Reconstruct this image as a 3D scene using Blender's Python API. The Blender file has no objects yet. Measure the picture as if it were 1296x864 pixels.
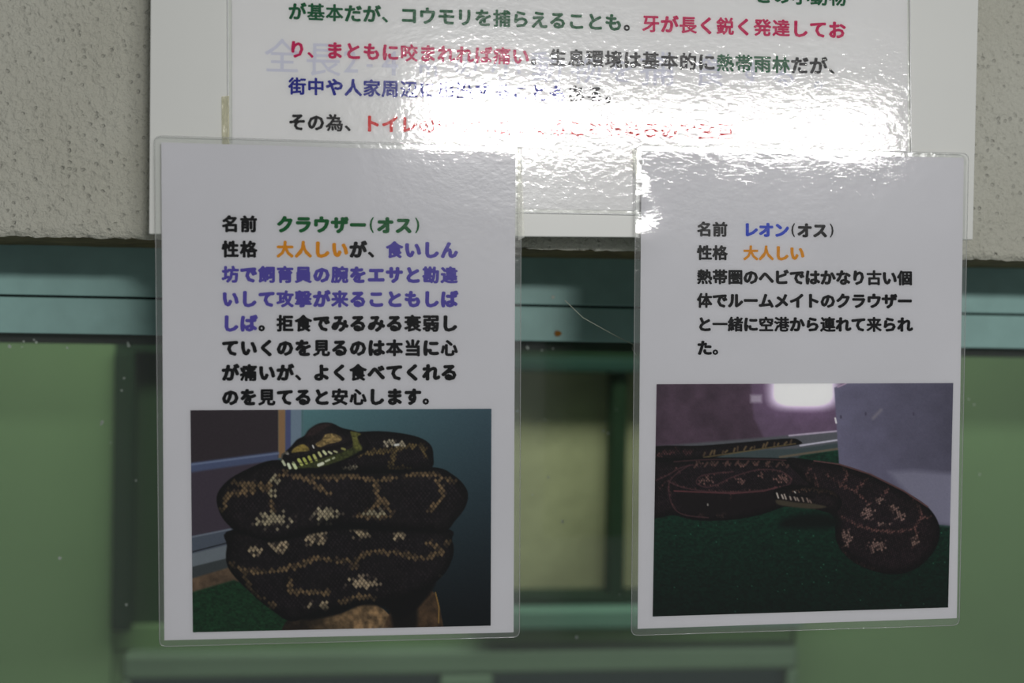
import bpy, math
import numpy as np

# ---------------------------------------------------------------- camera, world, lights, exposure
SC = bpy.context.scene
COL = SC.collection
YAW, PITCH, ROLL, DIST, FPX = -0.1370927, -0.01471551, -0.01750686, 0.85744875, 1800.0


def rotation(y, p, r):
    cy, sy, cp, sp, cr, sr = math.cos(y), math.sin(y), math.cos(p), math.sin(p), math.cos(r), math.sin(r)
    rz = np.array([[cy, -sy, 0], [sy, cy, 0], [0, 0, 1]])
    rx = np.array([[1, 0, 0], [0, cp, -sp], [0, sp, cp]])
    ry = np.array([[cr, 0, sr], [0, 1, 0], [-sr, 0, cr]])
    return rz @ rx @ ry


ROT = rotation(YAW, PITCH, ROLL)
EYE = np.array([0.0, -DIST, 0.0])

cam = bpy.data.cameras.new('camera')
cam.sensor_width = 36.0
cam.lens = FPX / 1296.0 * 36.0
cam.clip_start = 0.02
cam.dof.use_dof = True
cam.dof.focus_distance = 0.885
cam.dof.aperture_fstop = 4.0
camo = bpy.data.objects.new('camera', cam)
COL.objects.link(camo)
from mathutils import Matrix, Vector
m3 = np.stack([ROT[:, 0], ROT[:, 2], -ROT[:, 1]], 1)
camo.matrix_world = Matrix([[*m3[0], EYE[0]], [*m3[1], EYE[1]], [*m3[2], EYE[2]], [0, 0, 0, 1]])
SC.camera = camo

SC.view_settings.view_transform = 'Standard'
SC.view_settings.look = 'None'
SC.view_settings.exposure = 0.0
SC.view_settings.gamma = 1.0
SC.view_settings.use_curve_mapping = False
SC.cycles.transparent_max_bounces = 24

world = bpy.data.worlds.new('room_ambient')
SC.world = world
world.use_nodes = True
world.node_tree.nodes['Background'].inputs[0].default_value = (0.93, 0.97, 1.0, 1)
world.node_tree.nodes['Background'].inputs[1].default_value = 0.135


def area_light(name, loc, target, sx, sy, radiance, col=(1, 1, 1)):
    l = bpy.data.lights.new(name, 'AREA')
    l.shape = 'RECTANGLE'
    l.size, l.size_y = sx, sy
    l.energy = radiance * math.pi * sx * sy
    l.color = col
    o = bpy.data.objects.new(name, l)
    COL.objects.link(o)
    o.location = loc
    o.rotation_euler = (Vector(target) - Vector(loc)).to_track_quat('-Z', 'Y').to_euler()
    return o


# two fluorescent fixtures in a row across the visitor corridor (their mirror image is the glare on the notices)
area_light('corridor_tube_light', (0.405, -2.5, 0.476), (0.405, 0, 0.476), 0.31, 0.105, 138.0, (1.0, 0.985, 0.97))
area_light('corridor_tube_light', (0.99, -2.5, 0.478), (0.99, 0, 0.478), 0.84, 0.11, 42.0, (1.0, 0.985, 0.97))
# unseen area light added inside the enclosure to brighten it
area_light('enclosure_fill', (0.15, 0.38, 0.42), (0.15, 0.75, -0.30), 1.4, 0.12, 9.5, (0.97, 1.0, 0.92))

# ---------------------------------------------------------------- helpers


def at(px, py, Y=0.0, lean=None):
    """point of a plane seen at image position px,py; plane is y=Y, or leans back: y=Y+k*(z0-z)"""
    d = ROT @ np.array([(px - 648) / FPX, 1.0, -(py - 432) / FPX])
    if lean is None:
        t = (Y - EYE[1]) / d[1]
    else:
        k, z0 = lean
        t = (Y + k * (z0 - EYE[2]) - EYE[1]) / (d[1] + k * d[2])
    return EYE + t * d


def at_many(X, Yp, Y=0.0, lean=None):
    D = ROT @ np.stack([(X - 648) / FPX, np.ones_like(X), -(Yp - 432) / FPX])
    if lean is None:
        t = (Y - EYE[1]) / D[1]
    else:
        k, z0 = lean
        t = (Y + k * (z0 - EYE[2]) - EYE[1]) / (D[1] + k * D[2])
    return (EYE[:, None] + t * D).T


def lin(c):
    c = np.asarray(c, float) / 255.0
    return np.where(c <= 0.04045, c / 12.92, ((c + 0.055) / 1.055) ** 2.4)


def alb(c, k=0.52):
    v = np.clip(lin(c) / k, 0, 0.95)
    return (float(v[0]), float(v[1]), float(v[2]), 1.0)


def new_mat(name):
    m = bpy.data.materials.new(name)
    m.use_nodes = True
    nt = m.node_tree
    return m, nt, nt.nodes['Principled BSDF']


def plain(name, rgba, rough=0.6, spec=0.4, noise=0.0, nscale=40.0, bump=0.0, bscale=300.0, bdist=0.001):
    m, nt, b = new_mat(name)
    b.inputs['Roughness'].default_value = rough
    b.inputs['Specular IOR Level'].default_value = spec
    tc = nt.nodes.new('ShaderNodeTexCoord')
    if noise > 0:
        n = nt.nodes.new('ShaderNodeTexNoise')
        n.inputs['Scale'].default_value = nscale
        n.inputs['Detail'].default_value = 4
        nt.links.new(tc.outputs['Object'], n.inputs['Vector'])
        r = nt.nodes.new('ShaderNodeValToRGB')
        r.color_ramp.elements[0].position = 0.3
        r.color_ramp.elements[1].position = 0.7
        r.color_ramp.elements[0].color = tuple(x * (1 - noise) for x in rgba[:3]) + (1,)
        r.color_ramp.elements[1].color = tuple(min(1, x * (1 + noise)) for x in rgba[:3]) + (1,)
        nt.links.new(n.outputs['Fac'], r.inputs['Fac'])
        nt.links.new(r.outputs['Color'], b.inputs['Base Color'])
    else:
        b.inputs['Base Color'].default_value = rgba
    if bump > 0:
        n2 = nt.nodes.new('ShaderNodeTexNoise')
        n2.inputs['Scale'].default_value = bscale
        n2.inputs['Detail'].default_value = 3
        nt.links.new(tc.outputs['Object'], n2.inputs['Vector'])
        bp = nt.nodes.new('ShaderNodeBump')
        bp.inputs['Strength'].default_value = bump
        bp.inputs['Distance'].default_value = bdist
        nt.links.new(n2.outputs['Fac'], bp.inputs['Height'])
        nt.links.new(bp.outputs['Normal'], b.inputs['Normal'])
    return m


def link(name, verts, faces, mat, parent=None, smooth=False):
    me = bpy.data.meshes.new(name)
    me.from_pydata([tuple(map(float, v)) for v in verts], [], [tuple(f) for f in faces])
    me.update()
    if smooth:
        me.polygons.foreach_set('use_smooth', [True] * len(me.polygons))
    if mat:
        me.materials.append(mat)
    o = bpy.data.objects.new(name, me)
    COL.objects.link(o)
    if parent is not None:
        o.parent = parent
        o.location = -Vector(parent.location)
    return o


def box(name, x0, x1, y0, y1, z0, z1, mat, parent=None, bevel=0.0):
    v = [(x, y, z) for x in (x0, x1) for y in (y0, y1) for z in (z0, z1)]
    f = [(0, 1, 3, 2), (4, 6, 7, 5), (0, 4, 5, 1), (2, 3, 7, 6), (0, 2, 6, 4), (1, 5, 7, 3)]
    o = link(name, v, f, mat, parent)
    if bevel:
        b = o.modifiers.new('bevel', 'BEVEL')
        b.width = bevel
        b.segments = 3
    return o


def empty(name, loc, label=None, cat=None, group=None, kind=None):
    o = bpy.data.objects.new(name, None)
    COL.objects.link(o)
    o.empty_display_size = 0.02
    o.location = loc
    tag(o, label, cat, group, kind)
    return o


def tag(o, label=None, cat=None, group=None, kind=None):
    if label: o['label'] = label
    if cat: o['category'] = cat
    if group: o['group'] = group
    if kind: o['kind'] = kind
    return o


def slab(name, pts, thick, mat, parent=None, smooth=False):
    """closed prism: pts (outline, world points) is the front face, pushed back by thick along +y"""
    n = len(pts)
    v = [tuple(p) for p in pts] + [(p[0], p[1] + thick, p[2]) for p in pts]
    f = [tuple(range(n)), tuple(range(2 * n - 1, n - 1, -1))]
    f += [(i, i + n, (i + 1) % n + n, (i + 1) % n) for i in range(n)]
    return link(name, v, f, mat, parent, smooth)


def tube(name, pts, rad, mat, parent=None, seg=6, closed=False, flat=1.0):
    pts = [np.array(p, float) for p in pts]
    n = len(pts)
    v, f = [], []
    for i, p in enumerate(pts):
        a = pts[(i - 1) % n] if (closed or i > 0) else p
        b = pts[(i + 1) % n] if (closed or i < n - 1) else p
        t = b - a
        t /= np.linalg.norm(t) + 1e-12
        u = np.cross(t, (0, 1, 0))
        u /= np.linalg.norm(u) + 1e-12
        w = np.cross(u, t)
        for k in range(seg):
            an = 2 * math.pi * k / seg
            v.append(p + rad * (math.cos(an) * u + flat * math.sin(an) * w))
    m = n if closed else n - 1
    for i in range(m):
        for k in range(seg):
            j = (i + 1) % n
            f.append((i * seg + k, i * seg + (k + 1) % seg, j * seg + (k + 1) % seg, j * seg + k))
    return link(name, v, f, mat, parent, True)


def hashn(i, j, s):
    h = (i * 374761393 + j * 668265263 + s * 974711) & 0xffffffff
    h = ((h ^ (h >> 13)) * 1274126177) & 0xffffffff
    return ((h ^ (h >> 16)) & 0xffff) / 65535.0


def vnoise(X, Y, s=0):
    xi, yi = np.floor(X).astype(np.int64), np.floor(Y).astype(np.int64)
    fx, fy = X - xi, Y - yi
    fx, fy = fx * fx * (3 - 2 * fx), fy * fy * (3 - 2 * fy)
    a, b = hashn(xi, yi, s), hashn(xi + 1, yi, s)
    c, d = hashn(xi, yi + 1, s), hashn(xi + 1, yi + 1, s)
    return (a * (1 - fx) + b * fx) * (1 - fy) + (c * (1 - fx) + d * fx) * fy


def fbm(X, Y, s=0, o=4):
    r, a, t = 0, 1.0, 0
    for k in range(o):
        r = r + a * vnoise(X * 2 ** k, Y * 2 ** k, s + k)
        t += a
        a *= 0.55
    return r / t


# ---------------------------------------------------------------- materials
def bump_chain(nt, coord, specs):
    """specs: (scale, strength, distance, stretch_z) noise bumps chained"""
    prev = None
    for sc_, st, di, sz in specs:
        mp = nt.nodes.new('ShaderNodeMapping')
        mp.inputs['Scale'].default_value = (1, 1, sz)
        nt.links.new(coord, mp.inputs['Vector'])
        n = nt.nodes.new('ShaderNodeTexNoise')
        n.inputs['Scale'].default_value = sc_
        n.inputs['Detail'].default_value = 2
        nt.links.new(mp.outputs['Vector'], n.inputs['Vector'])
        b = nt.nodes.new('ShaderNodeBump')
        b.inputs['Strength'].default_value = st
        b.inputs['Distance'].default_value = di
        nt.links.new(n.outputs['Fac'], b.inputs['Height'])
        if prev:
            nt.links.new(prev.outputs['Normal'], b.inputs['Normal'])
        prev = b
    return prev.outputs['Normal']


def film_mat(name, milky=0.05, ior=1.65, rough=0.03, haze=0.0, specs=((260, 1.0, 0.0006, 1.6), (30, 1.0, 0.0006, 1.0)), tint=(0.992, 0.995, 0.992, 1)):
    m = bpy.data.materials.new(name)
    m.use_nodes = True
    nt = m.node_tree
    nt.nodes.clear()
    out = nt.nodes.new('ShaderNodeOutputMaterial')
    tr = nt.nodes.new('ShaderNodeBsdfTransparent')
    tr.inputs[0].default_value = tint
    df = nt.nodes.new('ShaderNodeBsdfDiffuse')
    df.inputs[0].default_value = (0.75, 0.77, 0.75, 1)
    gl = nt.nodes.new('ShaderNodeBsdfGlossy')
    gl.inputs['Roughness'].default_value = rough
    gl.inputs['Color'].default_value = (1, 1, 1, 1)
    fr = nt.nodes.new('ShaderNodeFresnel')
    fr.inputs['IOR'].default_value = ior
    tc = nt.nodes.new('ShaderNodeTexCoord')
    if specs:
        nrm = bump_chain(nt, tc.outputs['Object'], specs)
        nt.links.new(nrm, gl.inputs['Normal'])
    m1 = nt.nodes.new('ShaderNodeMixShader')
    m1.inputs[0].default_value = milky
    nt.links.new(tr.outputs[0], m1.inputs[1])
    nt.links.new(df.outputs[0], m1.inputs[2])
    g2 = nt.nodes.new('ShaderNodeBsdfGlossy')
    g2.inputs['Roughness'].default_value = 0.19
    g2.inputs['Color'].default_value = (1, 1, 1, 1)
    mg = nt.nodes.new('ShaderNodeMixShader')
    mg.inputs[0].default_value = haze
    nt.links.new(gl.outputs[0], mg.inputs[1])
    nt.links.new(g2.outputs[0], mg.inputs[2])
    if specs:
        nt.links.new(nrm, g2.inputs['Normal'])
    m2 = nt.nodes.new('ShaderNodeMixShader')
    nt.links.new(fr.outputs[0], m2.inputs[0])
    nt.links.new(m1.outputs[0], m2.inputs[1])
    nt.links.new(mg.outputs[0], m2.inputs[2])
    nt.links.new(m2.outputs[0], out.inputs[0])
    return m


def plaster_mat():
    m, nt, b = new_mat('painted_plaster')
    b.inputs['Roughness'].default_value = 0.75
    tc = nt.nodes.new('ShaderNodeTexCoord')
    v = nt.nodes.new('ShaderNodeTexVoronoi')
    v.inputs['Scale'].default_value = 250
    v.inputs['Randomness'].default_value = 1.0
    wn = nt.nodes.new('ShaderNodeTexNoise')
    wn.inputs['Scale'].default_value = 330
    nt.links.new(tc.outputs['Object'], wn.inputs['Vector'])
    wa = nt.nodes.new('ShaderNodeVectorMath')
    wa.operation = 'MULTIPLY_ADD'
    wa.inputs[1].default_value = (0.0022, 0.0022, 0.0022)
    nt.links.new(wn.outputs['Color'], wa.inputs[0])
    nt.links.new(tc.outputs['Object'], wa.inputs[2])
    nt.links.new(wa.outputs[0], v.inputs['Vector'])
    # isolated little pits: cells whose random value is high get one
    gt = nt.nodes.new('ShaderNodeSeparateColor')
    nt.links.new(v.outputs['Color'], gt.inputs[0])
    thr = nt.nodes.new('ShaderNodeMapRange')
    thr.inputs['From Min'].default_value = 0.35
    thr.inputs['From Max'].default_value = 0.75
    nt.links.new(gt.outputs[0], thr.inputs['Value'])
    pit = nt.nodes.new('ShaderNodeMapRange')
    pit.inputs['From Min'].default_value = 0.12
    pit.inputs['From Max'].default_value = 0.34
    pit.inputs['To Min'].default_value = 1.0
    pit.inputs['To Max'].default_value = 0.0
    nt.links.new(v.outputs['Distance'], pit.inputs['Value'])
    mul = nt.nodes.new('ShaderNodeMath')
    mul.operation = 'MULTIPLY'
    nt.links.new(thr.outputs[0], mul.inputs[0])
    nt.links.new(pit.outputs[0], mul.inputs[1])
    n = nt.nodes.new('ShaderNodeTexNoise')
    n.inputs['Scale'].default_value = 170
    n.inputs['Detail'].default_value = 5
    n.inputs['Roughness'].default_value = 0.6
    nt.links.new(tc.outputs['Object'], n.inputs['Vector'])
    sub = nt.nodes.new('ShaderNodeMath')
    sub.operation = 'MULTIPLY_ADD'
    sub.inputs[1].default_value = -0.26
    nt.links.new(mul.outputs[0], sub.inputs[0])
    nt.links.new(n.outputs['Fac'], sub.inputs[2])
    bp = nt.nodes.new('ShaderNodeBump')
    bp.inputs['Strength'].default_value = 0.85
    bp.inputs['Distance'].default_value = 0.0060
    nt.links.new(sub.outputs[0], bp.inputs['Height'])
    nt.links.new(bp.outputs['Normal'], b.inputs['Normal'])
    n3 = nt.nodes.new('ShaderNodeTexNoise')
    n3.inputs['Scale'].default_value = 9
    n3.inputs['Detail'].default_value = 4
    nt.links.new(tc.outputs['Object'], n3.inputs['Vector'])
    r = nt.nodes.new('ShaderNodeValToRGB')
    r.color_ramp.elements[0].position = 0.3
    r.color_ramp.elements[1].position = 0.7
    r.color_ramp.elements[0].color = alb((152, 151, 139))
    r.color_ramp.elements[1].color = alb((164, 164, 154))
    nt.links.new(n3.outputs['Fac'], r.inputs['Fac'])
    # pits are tinted darker
    mx = nt.nodes.new('ShaderNodeMix')
    mx.data_type = 'RGBA'
    mx.inputs['B'].default_value = alb((96, 98, 92))
    sc_ = nt.nodes.new('ShaderNodeMath')
    sc_.operation = 'MULTIPLY'
    sc_.inputs[1].default_value = 0.16
    nt.links.new(mul.outputs[0], sc_.inputs[0])
    nt.links.new(sc_.outputs[0], mx.inputs['Factor'])
    nt.links.new(r.outputs['Color'], mx.inputs['A'])
    nt.links.new(mx.outputs['Result'], b.inputs['Base Color'])
    return m


M = {}
M['plaster'] = plaster_mat()
M['soffit'] = plain('brown_soffit', alb((78, 72, 50)), 0.8, 0.2, 0.35, 60, 0.6, 120, 0.002)  # mottled dark brown underside of the wall
M['frame'] = plain('blue_green_aluminium', alb((104, 132, 128), 0.42), 0.5, 0.4, 0.10, 35, 0.15, 900, 0.0003)
M['frame_dark'] = plain('black_gasket', alb((18, 26, 24)), 0.7, 0.2)
M['board'] = plain('white_plastic_board', alb((176, 177, 173)), 0.35, 0.4, 0.02, 12)
M['paper_a3'] = plain('notice_paper', alb((172, 172, 172)), 0.8, 0.1, 0.015, 15)
M['paper'] = plain('card_paper', alb((160, 160, 163)), 0.8, 0.1, 0.02, 12)
M['film_a3'] = film_mat('laminate_film_large', 0.004, 1.55, 0.03, 0.25, ((420, 1.0, 0.000035, 1.5), (190, 1.0, 0.00008, 1.4), (14, 1.0, 0.0003, 1.0)))
M['film'] = film_mat('laminate_film', 0.003, 1.55, 0.03, 0.25, ((420, 1.0, 0.000025, 1.4), (170, 1.0, 0.00006, 1.3), (14, 1.0, 0.0005, 1.0)))
M['film_back'] = film_mat('laminate_film_back', 0.05, 1.4, 0.1, 0.0, ((150, 1.0, 0.0002, 1.3),))
M['rim'] = film_mat('laminate_edge', 0.25, 1.6, 0.08, 0.0, None)
M['rim_bright'] = plain('white_bevelled_film_edge', (0.86, 0.87, 0.86, 1), 0.15, 0.6)
M['tape'] = film_mat('yellowed_clear_tape', 0.22, 1.5, 0.2, 0.0, ((200, 1.0, 0.0003, 1.0),), (0.95, 0.93, 0.80, 1))
M['tape_clear'] = film_mat('clear_tape', 0.16, 1.3, 0.3, 0.0, ((200, 1.0, 0.0001, 1.0),), (0.95, 0.95, 0.92, 1))
M['glass'] = film_mat('window_glass', 0.035, 1.5, 0.02, 0.0, None, (0.93, 0.96, 0.94, 1))
M['speck'] = plain('dried_dust_speck', (0.45, 0.5, 0.45, 1), 0.8, 0.2)
M['rust'] = plain('rust', (0.30, 0.14, 0.03, 1), 0.9, 0.1, 0.4, 400)
M['chip'] = plain('bare_plaster', (0.65, 0.66, 0.58, 1), 0.8, 0.2, 0.2, 300)
M['web'] = plain('spider_silk', (0.5, 0.52, 0.42, 1), 0.6, 0.2)
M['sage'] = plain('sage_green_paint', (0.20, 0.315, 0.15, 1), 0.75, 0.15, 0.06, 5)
M['sage_dark'] = plain('dark_green_board', (0.045, 0.085, 0.04, 1), 0.7, 0.15, 0.1, 5)  # dark green of the shutter panel and the enclosure floor
M['rail'] = plain('grey_green_rail_paint', (0.17, 0.25, 0.165, 1), 0.6, 0.2, 0.06, 8)
M['teal'] = plain('teal_painted_frame', (0.026, 0.075, 0.056, 1), 0.6, 0.2, 0.08, 8)
M['cyan'] = plain('pale_turquoise_sill', (0.18, 0.34, 0.26, 1), 0.6, 0.2, 0.05, 8)
M['olive'] = plain('weathered_olive_concrete', (0.48, 0.48, 0.28, 1), 0.9, 0.1, 0.22, 9, 0.5, 60, 0.003)
M['pane_dark'] = plain('dark_blue_green_pane', (0.035, 0.062, 0.06, 1), 0.3, 0.3)
M['bar_shade_dark'] = plain('dark_green_bar_and_shade', (0.018, 0.045, 0.02, 1), 0.7, 0.1)  # dark bars, and the shade put in at the enclosure's top

INK = {}
for nm, c in dict(black=(14, 14, 16), green=(2, 84, 38), orange=(206, 128, 22), purple=(80, 72, 148), blue=(42, 66, 168),
                  magenta=(172, 8, 78), navy=(22, 30, 128), red=(186, 22, 22), forest=(8, 82, 48), pencil=(158, 159, 168)).items():
    INK[nm] = plain(nm + '_ink', tuple(x * (1.0 if nm == 'pencil' else 0.72) for x in alb(c)[:3]) + (1,), 0.8, 0.0)

# ---------------------------------------------------------------- setting: plaster wall above the opening
WALL_Y, REC = 0.035, 0.162
zl = at(648, 314, WALL_Y)[2]


def wall_front():
    x0, x1, nx = -1.1, 1.4, 700
    zs = np.concatenate([np.linspace(0, 0.02, 12), np.linspace(0.022, 0.35, 60), [0.9]])
    xs = np.linspace(x0, x1, nx)
    v, f = [], []
    Xg, Zg = np.meshgrid(xs, zs)
    edge = (fbm(Xg * 260, Zg * 0 + 3, 5, 3) - 0.5) * 0.0014 + (vnoise(Xg * 900, Zg * 0, 9) - 0.5) * 0.0008
    Zw = zl + Zg + edge * np.exp(-Zg / 0.004)
    Yw = WALL_Y + (fbm(Xg * 60, Zg * 60, 11, 4) - 0.5) * 0.0016 + 0.004 * np.exp(-Zg / 0.0022)
    Yw = np.where(Zg > 0.3, WALL_Y, Yw)
    n = len(zs)
    v = np.stack([Xg.ravel(), Yw.ravel(), Zw.ravel()], 1).tolist()
    for j in range(n - 1):
        for i in range(nx - 1):
            a = j * nx + i
            f.append((a, a + 1, a + nx + 1, a + nx))
    o = link('wall_front', v, f, M['plaster'], None, True)
    # closes the thickness of the wall above the opening
    box('wall_core', x0, x1, WALL_Y + 0.012, REC + 0.10, zl + 0.03, zl + 0.9, M['plaster'], o)
    # soffit under the wall
    xs2 = np.linspace(x0, x1, 400)
    ys2 = np.linspace(WALL_Y + 0.0035, REC + 0.10, 12)
    Xs, Ys = np.meshgrid(xs2, ys2)
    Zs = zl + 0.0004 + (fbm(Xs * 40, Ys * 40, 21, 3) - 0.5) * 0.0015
    f = [(j * 400 + i, j * 400 + i + 1, (j + 1) * 400 + i + 1, (j + 1) * 400 + i) for j in range(11) for i in range(399)]
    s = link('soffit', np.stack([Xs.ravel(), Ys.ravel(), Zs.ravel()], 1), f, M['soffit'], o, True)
    return tag(o, 'rough white painted plaster wall above the window opening', None, None, 'structure')


wall_front()

# ---------------------------------------------------------------- setting: blue-green window frame set back in the opening
win = empty('window_1', (0.1, REC, -0.2), 'recessed blue-green framed viewing window below the plaster wall', None, None, 'structure')
zs_ = at(648, 386, REC)[2]
zb_ = at(648, 431, REC)[2]
X0, X1 = -1.05, 1.35
box('window_frame', X0, X1, REC, REC + 0.05, zs_ + 0.0008, zl + 0.0015, M['frame'], win, 0.0008)
box('gasket', X0, X1, REC + 0.004, REC + 0.045, zs_ - 0.0012, zs_ + 0.0012, M['frame_dark'], win)
box('sash_rail', X0, X1, REC + 0.0015, REC + 0.04, zb_, zs_ - 0.0008, M['frame'], win, 0.0008)
box('sash_rail', X0, X1, REC + 0.0015, REC + 0.04, -0.72, -0.68, M['frame'], win, 0.001)
box('glass_pane', X0, X1, REC + 0.018, REC + 0.022, -0.68, zb_ + 0.001, M['glass'], win)


def blob(name, c, rx, rz, th, mat, parent, seed=0, n=12):
    pts = []
    for a in range(n):
        r = 0.75 + 0.5 * float(vnoise(np.array([a * 1.7 + seed * 3.1]), np.array([seed * 1.0]), 3)[0])
        pts.append((c[0] + rx * r * math.cos(-a * math.tau / n), c[1], c[2] + rz * r * math.sin(-a * math.tau / n)))
    return slab(name, pts, th, mat, parent)


blob('rust_spot', at(706, 422, REC + 0.0005), 0.0028, 0.0024, 0.0012, M['rust'], win, 2)
blob('paint_chip', at(700, 376, REC - 0.0008), 0.0012, 0.0010, 0.0012, M['chip'], win, 4)
# dust specks dried onto the glass, too many and too small to pick apart: one object
vv, ff = [], []
rs = np.random.RandomState(4)
spots = [(12, 438), (30, 432), (28, 439), (43, 430), (46, 433), (85, 440), (162, 434), (163, 437), (129, 534), (128, 537), (140, 560), (154, 494), (172, 608), (76, 706), (160, 765), (157, 478),
         (690, 531), (766, 533), (764, 545), (770, 548), (694, 604), (674, 626), (784, 752), (730, 806), (668, 440), (700, 441), (686, 443), (1254, 432), (1246, 436), (1260, 430), (1226, 505), (1233, 512), (1240, 600), (648, 708), (712, 660), (655, 520), (780, 518)]
for k, (px, py) in enumerate(spots):
    c = at(px, py, REC + 0.0175)
    w = 0.0005 + 0.0008 * rs.rand()
    b0 = len(vv)
    n = 7
    for a in range(n):
        r = w * (0.7 + 0.6 * rs.rand())
        vv.append((c[0] + r * math.cos(-a * math.tau / n), c[1], c[2] + r * math.sin(-a * math.tau / n)))
    vv.append((c[0], c[1] - 0.0003, c[2]))
    ff += [(b0 + a, b0 + (a + 1) % n, b0 + n) for a in range(n)]
link('dust_specks', vv, ff, M['speck'], win)['kind'] = 'stuff'

# ---------------------------------------------------------------- setting: enclosure behind the glass
BY = 0.70
L = lambda px, py: at(px, py, BY)
xl, xr = L(143, 640)[0], L(1006, 830)[0]
zt = L(700, 452)[2]
EX0, EX1, EZ0, EZ1, EYF = -0.95, 1.35, -1.0, 0.60, REC + 0.05
ro = empty('wall_back', (0.1, BY, -0.2), 'sage green back wall of the enclosure seen blurred through the glass', None, None, 'structure')
box('wall_panel', EX0, xl, BY, BY + 0.05, EZ0, EZ1, M['sage'], ro)
box('wall_panel', xr, EX1, BY, BY + 0.05, EZ0, EZ1, M['sage'], ro)
box('wall_panel', xl, xr, BY, BY + 0.05, zt, EZ1, M['bar_shade_dark'], ro)  # top of the back wall coloured dark for the shade there
z790, z818, z848 = L(700, 790)[2], L(700, 816)[2], L(700, 847)[2]
box('wall_panel', xl, xr, BY + 0.01, BY + 0.05, z818, z790, M['sage'], ro)
box('wall_left', EX0 - 0.04, EX0, EYF, BY, EZ0, EZ1, M['sage'])['kind'] = 'structure'
box('wall_right', EX1, EX1 + 0.04, EYF, BY, EZ0, EZ1, M['sage'])['kind'] = 'structure'
box('ceiling', EX0, EX1, EYF, BY, EZ1, EZ1 + 0.04, M['sage'])['kind'] = 'structure'
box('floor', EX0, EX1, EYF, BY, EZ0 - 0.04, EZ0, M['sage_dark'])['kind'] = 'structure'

box('wall_lower', X0, X1, WALL_Y + 0.004, REC + 0.05, -1.6, -0.72, M['plaster'])['kind'] = 'structure'
box('shade_band_1', EX0, EX1, 0.29, 0.31, at(648, 443, 0.29)[2], EZ1, M['bar_shade_dark'])['kind'] = 'structure'  # added dark band standing in for the shade at the enclosure's top
w2 = empty('window_2', (xl + 0.1, BY, zt), 'teal framed window in the back wall looking onto olive concrete', None, None, 'structure')
z470, z752, z764 = L(700, 470)[2], L(700, 752)[2], L(700, 765)[2]
box('window_frame', L(600, 640)[0], xr, BY - 0.012, BY + 0.03, z470, zt, M['teal'], w2, 0.003)
box('jamb', xl, L(168, 640)[0], BY - 0.008, BY + 0.04, z790, zt, M['bar_shade_dark'], w2, 0.003)
box('jamb', L(1000, 640)[0], xr, BY - 0.008, BY + 0.04, z790, zt, M['bar_shade_dark'], w2, 0.003)
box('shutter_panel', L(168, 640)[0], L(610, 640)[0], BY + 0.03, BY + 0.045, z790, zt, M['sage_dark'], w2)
box('mullion', L(773, 640)[0], L(791, 640)[0], BY - 0.002, BY + 0.03, z752, z470, M['bar_shade_dark'], w2, 0.002)
box('bottom_rail', L(600, 640)[0], xr, BY - 0.004, BY + 0.04, z764, z752, M['bar_shade_dark'], w2, 0.002)
box('sill', L(600, 640)[0], xr, BY - 0.03, BY + 0.04, z790, z764, M['cyan'], w2, 0.004)
box('concrete_face', L(605, 640)[0], L(1000, 640)[0], BY + 0.036, BY + 0.05, z752, z470, M['olive'], w2)

w3 = empty('window_3', (xl + 0.1, BY, z818), 'low green framed window with two dark panes under the sill', None, None, 'structure')
ZB = z848 - 0.22
fr_l = (L(158, 830)[0], L(1004, 830)[0])
box('top_rail', fr_l[0], fr_l[1], BY - 0.02, BY + 0.02, z848, z818, M['rail'], w3, 0.006)
box('stile', fr_l[0], L(168, 830)[0], BY - 0.02, BY + 0.02, ZB, z848, M['rail'], w3, 0.004)
box('stile', L(556, 830)[0], L(622, 830)[0], BY - 0.02, BY + 0.02, ZB, z848, M['rail'], w3, 0.004)
box('stile', L(990, 830)[0], fr_l[1], BY - 0.02, BY + 0.02, ZB, z848, M['rail'], w3, 0.004)
box('bottom_rail', fr_l[0], fr_l[1], BY - 0.02, BY + 0.02, ZB - 0.03, ZB, M['rail'], w3, 0.004)
box('dark_pane', L(168, 830)[0], L(556, 830)[0], BY, BY + 0.01, ZB, z848, M['pane_dark'], w3)
box('dark_pane', L(622, 830)[0], L(990, 830)[0], BY, BY + 0.01, ZB, z848, M['pane_dark'], w3)
box('wall_panel', xl, xr, BY + 0.012, BY + 0.05, EZ0, z818, M['sage'], ro)

# ---------------------------------------------------------------- lettering
GL = {}


def glyph(ch):
    if ch in GL:
        return GL[ch]
    cu = bpy.data.curves.new('g', 'FONT')
    cu.body = ch
    cu.resolution_u = 2
    o = bpy.data.objects.new('g', cu)
    COL.objects.link(o)
    bpy.context.view_layer.update()
    me = o.to_mesh()
    v = np.array([(p.co.x, p.co.y) for p in me.vertices]) if len(me.vertices) else np.zeros((0, 2))
    fs = [tuple(p.vertices) for p in me.polygons]
    o.to_mesh_clear()
    bpy.data.objects.remove(o)
    bpy.data.curves.remove(cu)
    GL[ch] = (v, fs)
    return GL[ch]


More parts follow.
